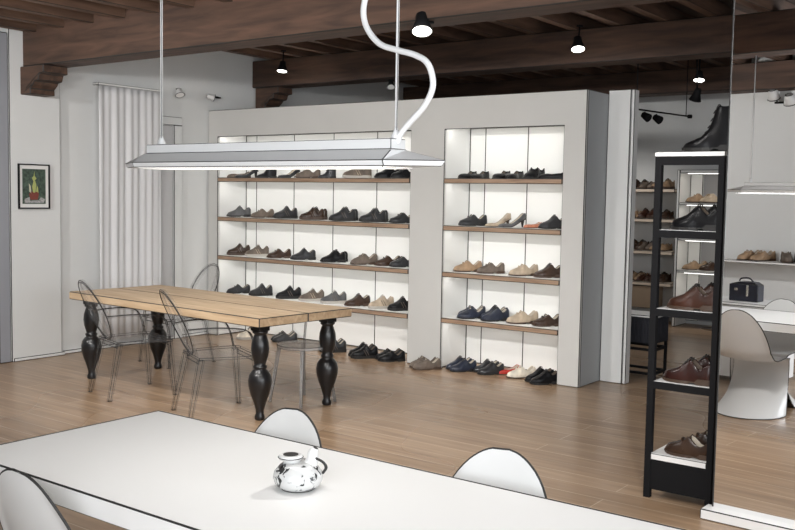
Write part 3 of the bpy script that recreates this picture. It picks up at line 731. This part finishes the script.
def row(items, z, y, where, group, sep=.112):
    """items: (pixel column, kind, colour, options) from left to right"""
    for i, it in enumerate(items):
        px, kind, col = it[:3]; opt = dict(it[3] if len(it) > 3 else {})
        gap = min(abs(px-o[0]) for o in items if o is not it)
        if gap < 25.5: opt['n'] = 1
        yy = opt.get('y', y); z_ = z
        c = at(px, 250, y=yy); a = opt.get('a', TOE) + random.uniform(-.10, .10)
        n = opt.get('n', 2); sc = opt.get('s', 1)*random.uniform(.96, 1.03)
        perp = Vector((math.sin(a), -math.cos(a), 0))
        if perp.y > 0: perp = -perp
        sp = opt.get('sep', sep)*sc
        fwd = Vector((math.cos(a), math.sin(a), 0))
        lo_, hi_ = (-8.085, -5.395) if px < 420 else (-5.0, -3.77)
        ext = .14 if n == 1 else .19
        c.x = max(lo_+ext, min(hi_-ext, c.x))
        for k in range(n):
            off = perp*(sp*(.5-k)) + fwd*(-.045*k) if n == 2 else Vector((0,0,0))
            which = ('front ' if k == 0 else 'rear ') if n == 2 else 'single '
            noun = ' pair from the left' if n == 2 else ' place from the left'
            lab = which + CN[col] + ' ' + NICE[kind] + ', ' + ORD[i] + noun + ', ' + where
            shoe(kind, col, lab, (c.x+off.x, yy+off.y, z_), a, group, sc, mirror=(k == 1))
YS = 7.665
W_ = 'wide bay'; N_ = 'narrow bay'
row([(233, 'flat', 'taupe', {'n': 1}), (246, 'pump', 'charcoal', {'n': 1}), (266, 'boot', 'black', {'n': 1, 's': .82}), (288, 'pump', 'charcoal', {'n': 1, 'a': TOE+.5}), (307, 'loafer', 'taupe', {'n': 1}), (326, 'boot', 'charcoal', {'s': .72}), (354, 'sneaker', 'taupe', {}), (387, 'oxford', 'black', {'s': 1.05}), (403, 'loafer', 'black', {'n': 1})], 1.804, YS, 'top shelf of the wide bay', 'shoes on the top shelf of the wide bay')
row([(238, 'oxford', 'grey', {}), (262, 'loafer', 'taupe', {}), (285, 'sneaker', 'charcoal', {}), (311, 'sneaker', 'brown', {}), (341, 'sneaker', 'charcoal', {}), (371, 'sneaker', 'charcoal', {}), (400, 'loafer', 'charcoal', {})], 1.361, YS, 'second shelf of the wide bay', 'shoes on the second shelf of the wide bay')
row([(236, 'sneaker', 'brown', {}), (257, 'sneaker', 'taupe', {}), (279, 'loafer', 'brown', {}), (303, 'oxford', 'charcoal', {}), (332, 'oxford', 'black', {}), (362, 'loafer', 'taupe', {}), (388, 'loafer', 'brown', {}), (403, 'loafer', 'charcoal', {'n': 1})], .922, YS, 'third shelf of the wide bay', 'shoes on the third shelf of the wide bay')
row([(237, 'loafer', 'charcoal', {}), (261, 'sneaker', 'charcoal', {}), (289, 'sneaker', 'black', {}), (312, 'sneaker', 'taupe', {}), (334, 'sneaker', 'grey', {}), (358, 'oxford', 'brown', {}), (382, 'sneaker', 'beige', {}), (402, 'sneaker', 'black', {'n': 1})], .483, YS, 'fourth shelf of the wide bay', 'shoes on the fourth shelf of the wide bay')
row([(466, 'flat', 'black', {'a': TOE+.7}), (505, 'flat', 'black', {'a': TOE+.7}), (532, 'loafer', 'black', {'a': TOE+.6, 'sep': .26}), (552, 'flat', 'black', {'a': TOE-.4})], 1.804, YS, 'top shelf of the narrow bay', 'shoes on the top shelf of the narrow bay')
row([(472, 'loafer', 'charcoal', {}), (497, 'pump', 'beige', {'n': 1, 's': .95}), (511, 'pump', 'grey', {'n': 1, 's': .95}), (532, 'flat', 'coral', {'s': .70, 'a': TOE+.3}), (552, 'oxford', 'charcoal', {})], 1.361, YS, 'second shelf of the narrow bay', 'shoes on the second shelf of the narrow bay')
row([(468, 'loafer', 'tan', {}), (491, 'loafer', 'taupe', {}), (524, 'loafer', 'beige', {}), (549, 'oxford', 'brown', {})], .922, YS, 'third shelf of the narrow bay', 'shoes on the third shelf of the narrow bay')
row([(465, 'loafer', 'navy', {}), (494, 'oxford', 'navy', {}), (524, 'loafer', 'beige', {'s': 1.12}), (549, 'loafer', 'brown', {})], .483, YS, 'fourth shelf of the narrow bay', 'shoes on the fourth shelf of the narrow bay')
def floor_pair(px, py, kind, col, lab, opt={}):
    c = at(px, py, z=0); a = opt.get('a', TOE); n = opt.get('n', 2); sc = opt.get('s', 1)
    perp = Vector((math.sin(a), -math.cos(a), 0)); perp = -perp if perp.y > 0 else perp
    for k in range(n):
        off = perp*(.112*(.5-k)) if n == 2 else Vector((0,0,0))
        shoe(kind, col, (('front ' if k == 0 else 'rear ') if n == 2 else 'single ') + CN[col] + ' ' + NICE[kind] + ', ' + lab, (c.x+off.x, c.y+off.y, 0), a, 'shoes on the floor along the unit', sc, mirror=(k == 1))
floor_pair(249, 339, 'sneaker', 'cream', 'wide bay, seen under the oak table beside a clear chair', {'n': 1})
floor_pair(284, 341, 'loafer', 'charcoal', 'wide bay, seen above the milky clear seat')
floor_pair(332, 351, 'sneaker', 'charcoal', 'wide bay, partly behind the right turned table leg')
floor_pair(363, 357, 'sneaker', 'black', 'wide bay, just right of the table legs')
floor_pair(390, 360, 'loafer', 'black', 'wide bay, close to the dividing column')
floor_pair(425, 368, 'loafer', 'taupe', 'in front of the dividing column')
floor_pair(461, 370, 'oxford', 'navy', 'narrow bay, nearest the dividing column', {'s': .95})
floor_pair(488.5, 373, 'oxford', 'charcoal', 'narrow bay, left of the red shoe', {'s': .93})
floor_pair(508, 373.5, 'flat', 'red', 'narrow bay, beside the cream loafer', {'n': 1, 's': .95, 'a': TOE+.15})
floor_pair(521, 377.5, 'loafer', 'cream', 'narrow bay, touching the red shoe', {'n': 1, 'a': TOE-.05})
floor_pair(542, 382.5, 'oxford', 'black', 'narrow bay, at its right end')

# the rack's bigger looking shoes
def rack_pair(px, z, kind, col, lab, dy=.14, dx=.03, sc=1.08, a=PI):
    toe = at(px, 250, y=5.035)
    for k in range(2):
        shoe(kind, col, ('front ' if k == 0 else 'rear ')+lab, (toe.x+.137*sc+k*dx, 5.035+k*dy, z), a+(.03 if k else -.02), 'shoes on the black rack', sc, mirror=(k == 1))
rack_pair(670, 1.475, 'oxford', 'black', 'black lace-up shoe on the upper shelf of the black rack', sc=1.06)
rack_pair(670, 1.049, 'oxford', 'chestnut', 'chestnut brown lace-up shoe on the second shelf of the black rack', sc=1.06)
rack_pair(668, .651, 'oxford', 'oxblood', 'dark oxblood lace-up shoe on the third shelf of the black rack', sc=1.06)
rack_pair(673, .251, 'loafer', 'brown', 'dark brown loafer on the lowest shelf of the black rack', sc=1.06)
rack_pair(679, 1.893, 'boot', 'black', 'black laced ankle boot on top of the black rack', dy=.13, dx=.06, sc=1.12)

# ------------------------------------------------------------------ room seen past the unit
# wall shelves with shoes
rs = thing('wall_shelving', 'pale wall shelves of small shoes in the back room, left of the rack', 'shelving', (-4.9, 12.44, 0))
RSZ = (1.785, 1.39, .967, .55)
def rl(bm): bmesh.ops.translate(bm, verts=bm.verts, vec=(4.9, -12.44, 0)); return bm
for z in RSZ:
    obj('shelf', rl(bbox(-6.0, -4.47, 12.05, 12.438, z-.05, z, .008)), mat('pale birch', (.74, .62, .50), .5) if z > 1.7 else MATS['pale birch'], rs)
obj('drawer_box', rl(bbox(-6.0, -4.72, 12.07, 12.43, .20, .499, .008)), mat('kraft board', (.36, .27, .19), .7), rs)
for j, z in enumerate(RSZ):
    for i, px in enumerate((638, 648, 661)):
        col = ('brown', 'taupe', 'tan', 'chestnut')[(i+2*j) % 4]; kind = ('oxford', 'loafer', 'sneaker')[(i+j) % 3]
        c = at(px, 230, y=12.2)
        for k in range(2):
            shoe(kind, col, ('left ' if k == 0 else 'right ')+CN[col]+' '+NICE[kind]+', '+ORD[i]+' pair on the '+('top', 'second', 'third', 'fourth')[j]+' back room wall shelf', (c.x+(-.062 if k == 0 else .062), 12.21, z+.001), -PI/2-.25, 'small shoes on the back room wall shelves', .95, mirror=(k == 1))
# white cabinet with open shelves
cb = thing('display_cabinet', 'white open display cabinet in the back room, seen through the black rack', 'cabinet', (-3.8, 12.0, 0))
def cl(bm): bmesh.ops.translate(bm, verts=bm.verts, vec=(3.8, -12.0, 0)); return bm
obj('side_panel', cl(bbox(-4.43, -4.39, 12.0, 12.44, 0, 2.03, .008)), UNITIN, cb)
obj('side_panel', cl(bbox(-3.24, -3.20, 12.0, 12.44, 0, 2.03, .008)), UNITIN, cb)
obj('top_panel', cl(bbox(-4.39, -3.24, 12.0, 12.44, 1.985, 2.03, .008)), UNITIN, cb)
obj('back_panel', cl(bbox(-4.39, -3.24, 12.42, 12.44, .05, 1.985)), mat('grey back panel', (.34, .34, .345), .7), cb)
obj('inner_post', cl(bbox(-4.385, -4.22, 12.38, 12.42, .05, 1.985, .008)), UNITIN, cb)
CZ = (1.61, 1.155, .74, .22)
for z in CZ: obj('shelf', cl(bbox(-4.388, -3.242, 12.002, 12.415, z-.03, z, .007)), UNITIN, cb)
for z, px, kind, col in ((1.61, 697, 'loafer', 'tan'), (1.61, 711, 'loafer', 'beige'), (1.155, 700, 'oxford', 'navy'), (.74, 696, 'loafer', 'tan'), (.74, 713, 'loafer', 'brown')):
    c = at(px, 230, y=12.2); where = {1.61: 'top', 1.155: 'second', .74: 'third'}[z]
    shoe(kind, col, CN[col]+' '+NICE[kind]+' on the '+where+' shelf of the white back room cabinet', (c.x, 12.2, z+.001), TOE-.3, 'shoes in the white back room cabinet', 1.15)
for z in (1.985,)+tuple(q-.03 for q in CZ[:3]):
    obj('led_strip', cl(bbox(-4.3, -3.3, 12.03, 12.05, z-.008, z-.0005)), LED, cb)
    ld = bpy.data.lights.new('cabinet_light', 'AREA'); ld.shape = 'RECTANGLE'; ld.size = 1.0; ld.size_y = .03; ld.energy = .9; ld.color = (1, .93, .83)
    lo = bpy.data.objects.new('cabinet_light', ld); COL.objects.link(lo); lo.location = (-3.8, 12.04, z-.012); lo.rotation_euler = (math.radians(18), 0, 0)
# ribbed stool / basket on a black frame
st = thing('basket_stand', 'dark ribbed basket on a black metal stand behind the end of the unit', 'stand', (-3.40, 8.42, 0))
bm = bmesh.new(); box(bm, -.20, .20, -.16, .16, .33, .56)
for k in range(13): box(bm, -.19+k*.031, -.178+k*.031, -.166, -.16, .33, .56)
for k in range(10): box(bm, .20, .206, -.15+k*.033, -.138+k*.033, .33, .56)
obj('basket', bm, mat('dark ribbed wicker', (.012, .013, .02), .7), st)
obj('lid', bbox(-.205, .205, -.165, .165, .56, .585, .006), TABLEW, st)
for sx in (-1, 1):
    for sy in (-1, 1): obj('leg', bbox(sx*.19-.012, sx*.19+.012, sy*.15-.012, sy*.15+.012, 0, .33), BLACKM, st)
for z in (.05, .27):
    for sy in (-1, 1): obj('stretcher', bbox(-.178, .178, sy*.15-.01, sy*.15+.01, z-.012, z+.012), BLACKM, st)
    for sx in (-1, 1): obj('stretcher', bbox(sx*.19-.01, sx*.19+.01, -.138, .138, z-.012, z+.012), BLACKM, st)
# slim light track in the back room
tr = thing('light_track', 'thin black light track with two small spot heads on the back room ceiling', 'lamp', (-3.8, 9.1, 2.53))
bm = bmesh.new(); tube(bm, [(0, -.2, 0), (0, 1.52, .05)], .009, 6); lathe(bm, [(.025, .03), (.03, .05), (.025, .07)], 10, (0, 1.52)); obj('rail', bm, BLACKM, tr)
for yy in (0, 1.4): bm = bmesh.new(); tube(bm, [(0, yy, .03*yy), (0, yy, .67)], .005, 6); obj('hanger', bm, BLACKM, tr)
for yy in (.22, .53):
    bm = bmesh.new(); tube(bm, [(0, yy, 0), (0, yy, -.03)], .008, 6); tube(bm, [(-.02, yy, -.03), (.05, yy-.02, -.07)], [.03, .045], 12); obj('spot_head', bm, BLACKM, tr)

# ------------------------------------------------------------------ behind the camera: seen in the mirror
sf = tag(obj('wall_shelf', bbox(-4.4, -1.9, YB, YB+.26, .99, 1.015, .004), TABLEW), 'thin white wall shelf holding two pairs of shoes, seen in the mirror', 'shelf')
for i, (x, kind, col) in enumerate(((-3.55, 'loafer', 'tan'), (-3.16, 'loafer', 'taupe'))):
    for k in range(2):
        shoe(kind, col, ('left ' if k == 0 else 'right ')+CN[col]+' '+NICE[kind]+' on the thin white shelf seen in the mirror', (x+k*.135, YB+.13, 1.016), PI/2+.6-1.1*i, 'shoes on the mirrored shelf', 1.05, mirror=(k == 1))
ct = thing('side_counter', 'low white counter under the black box, seen in the mirror', 'counter', (-3.05, .95, 0))
obj('body', bbox(-.42, .42, -.22, .22, .04, .70, .004), TABLEW, ct); obj('counter_top', bbox(-.44, .44, -.24, .24, .70, .725, .004), TABLEW, ct)
bg = thing('handbag', 'black structured handbag on the low white counter, seen in the mirror', 'bag', (-3.0, .97, .726))
BAGM = leather('midnight leather', (.010, .012, .022), .35)
bm = bmesh.new(); prism(bm, [(-.135, 0), (.135, 0), (.133, .15), (.12, .16), (-.12, .16), (-.133, .15)], 'y', -.07, .07, .006); obj('body', bm, [BAGM, INK], bg)
bm = bmesh.new(); prism(bm, [(-.12, .16), (.12, .16), (.09, .178), (-.05, .178)], 'y', -.06, .06, .004); box(bm, -.13, .13, .07, .076, .08, .155); obj('flap', bm, [BAGM, INK], bg)
bm = bmesh.new(); box(bm, .03, .05, .076, .08, .05, .15); box(bm, -.08, -.05, .076, .082, .10, .12); obj('clasp', bm, METAL, bg)
bm = bmesh.new(); tube(bm, smoothpts([(-.07, 0, .18), (-.05, .0, .205), (.02, 0, .21), (.06, 0, .18)], 5), .007, 8); obj('handle', bm, BAGM, bg)
tr2 = thing('track_lamp', 'white track lamp pair high on the wall, seen at the top of the mirror', 'lamp', (-3.2, YB+.03, 2.67))
bm = bmesh.new(); box(bm, -.20, .9, -.025, .0, -.008, .012); obj('rail', bm, BLACKM, tr2)
for xx, zz in ((-.17, .06), (.0, .0)):
    bm = bmesh.new(); b = bmesh.new(); lathe(b, [(.035, .07), (.05, .05), (.062, -.03), (.058, -.034)], 18); tube(b, [(.062*math.cos(k*PI/10), .062*math.sin(k*PI/10), -.03) for k in range(22)], .005, 4, 1, cap=False); tube(b, [(.036*math.cos(k*PI/10), .036*math.sin(k*PI/10), .07) for k in range(22)], .005, 4, 1, cap=False)
    bmesh.ops.transform(b, matrix=Matrix.Translation((xx, .11, zz)) @ Matrix.Rotation(-.5, 4, 'X'), verts=b.verts); join(bm, b); tube(bm, [(xx, 0, .0), (xx, .06, zz+.05)], .008, 6, 1); obj('spot_head', bm, [LAMPW, INK], tr2)

# ------------------------------------------------------------------ light and look
wd = bpy.data.worlds.new('sky'); S.world = wd; wd.use_nodes = True
wd.node_tree.nodes['Background'].inputs[0].default_value = (.75, .85, 1, 1); wd.node_tree.nodes['Background'].inputs[1].default_value = 1.0
S.view_settings.view_transform = 'Standard'; S.view_settings.look = 'None'; S.view_settings.gamma = 1; S.view_settings.exposure = 0
try: S.cycles.transparent_max_bounces = 32
except Exception: pass
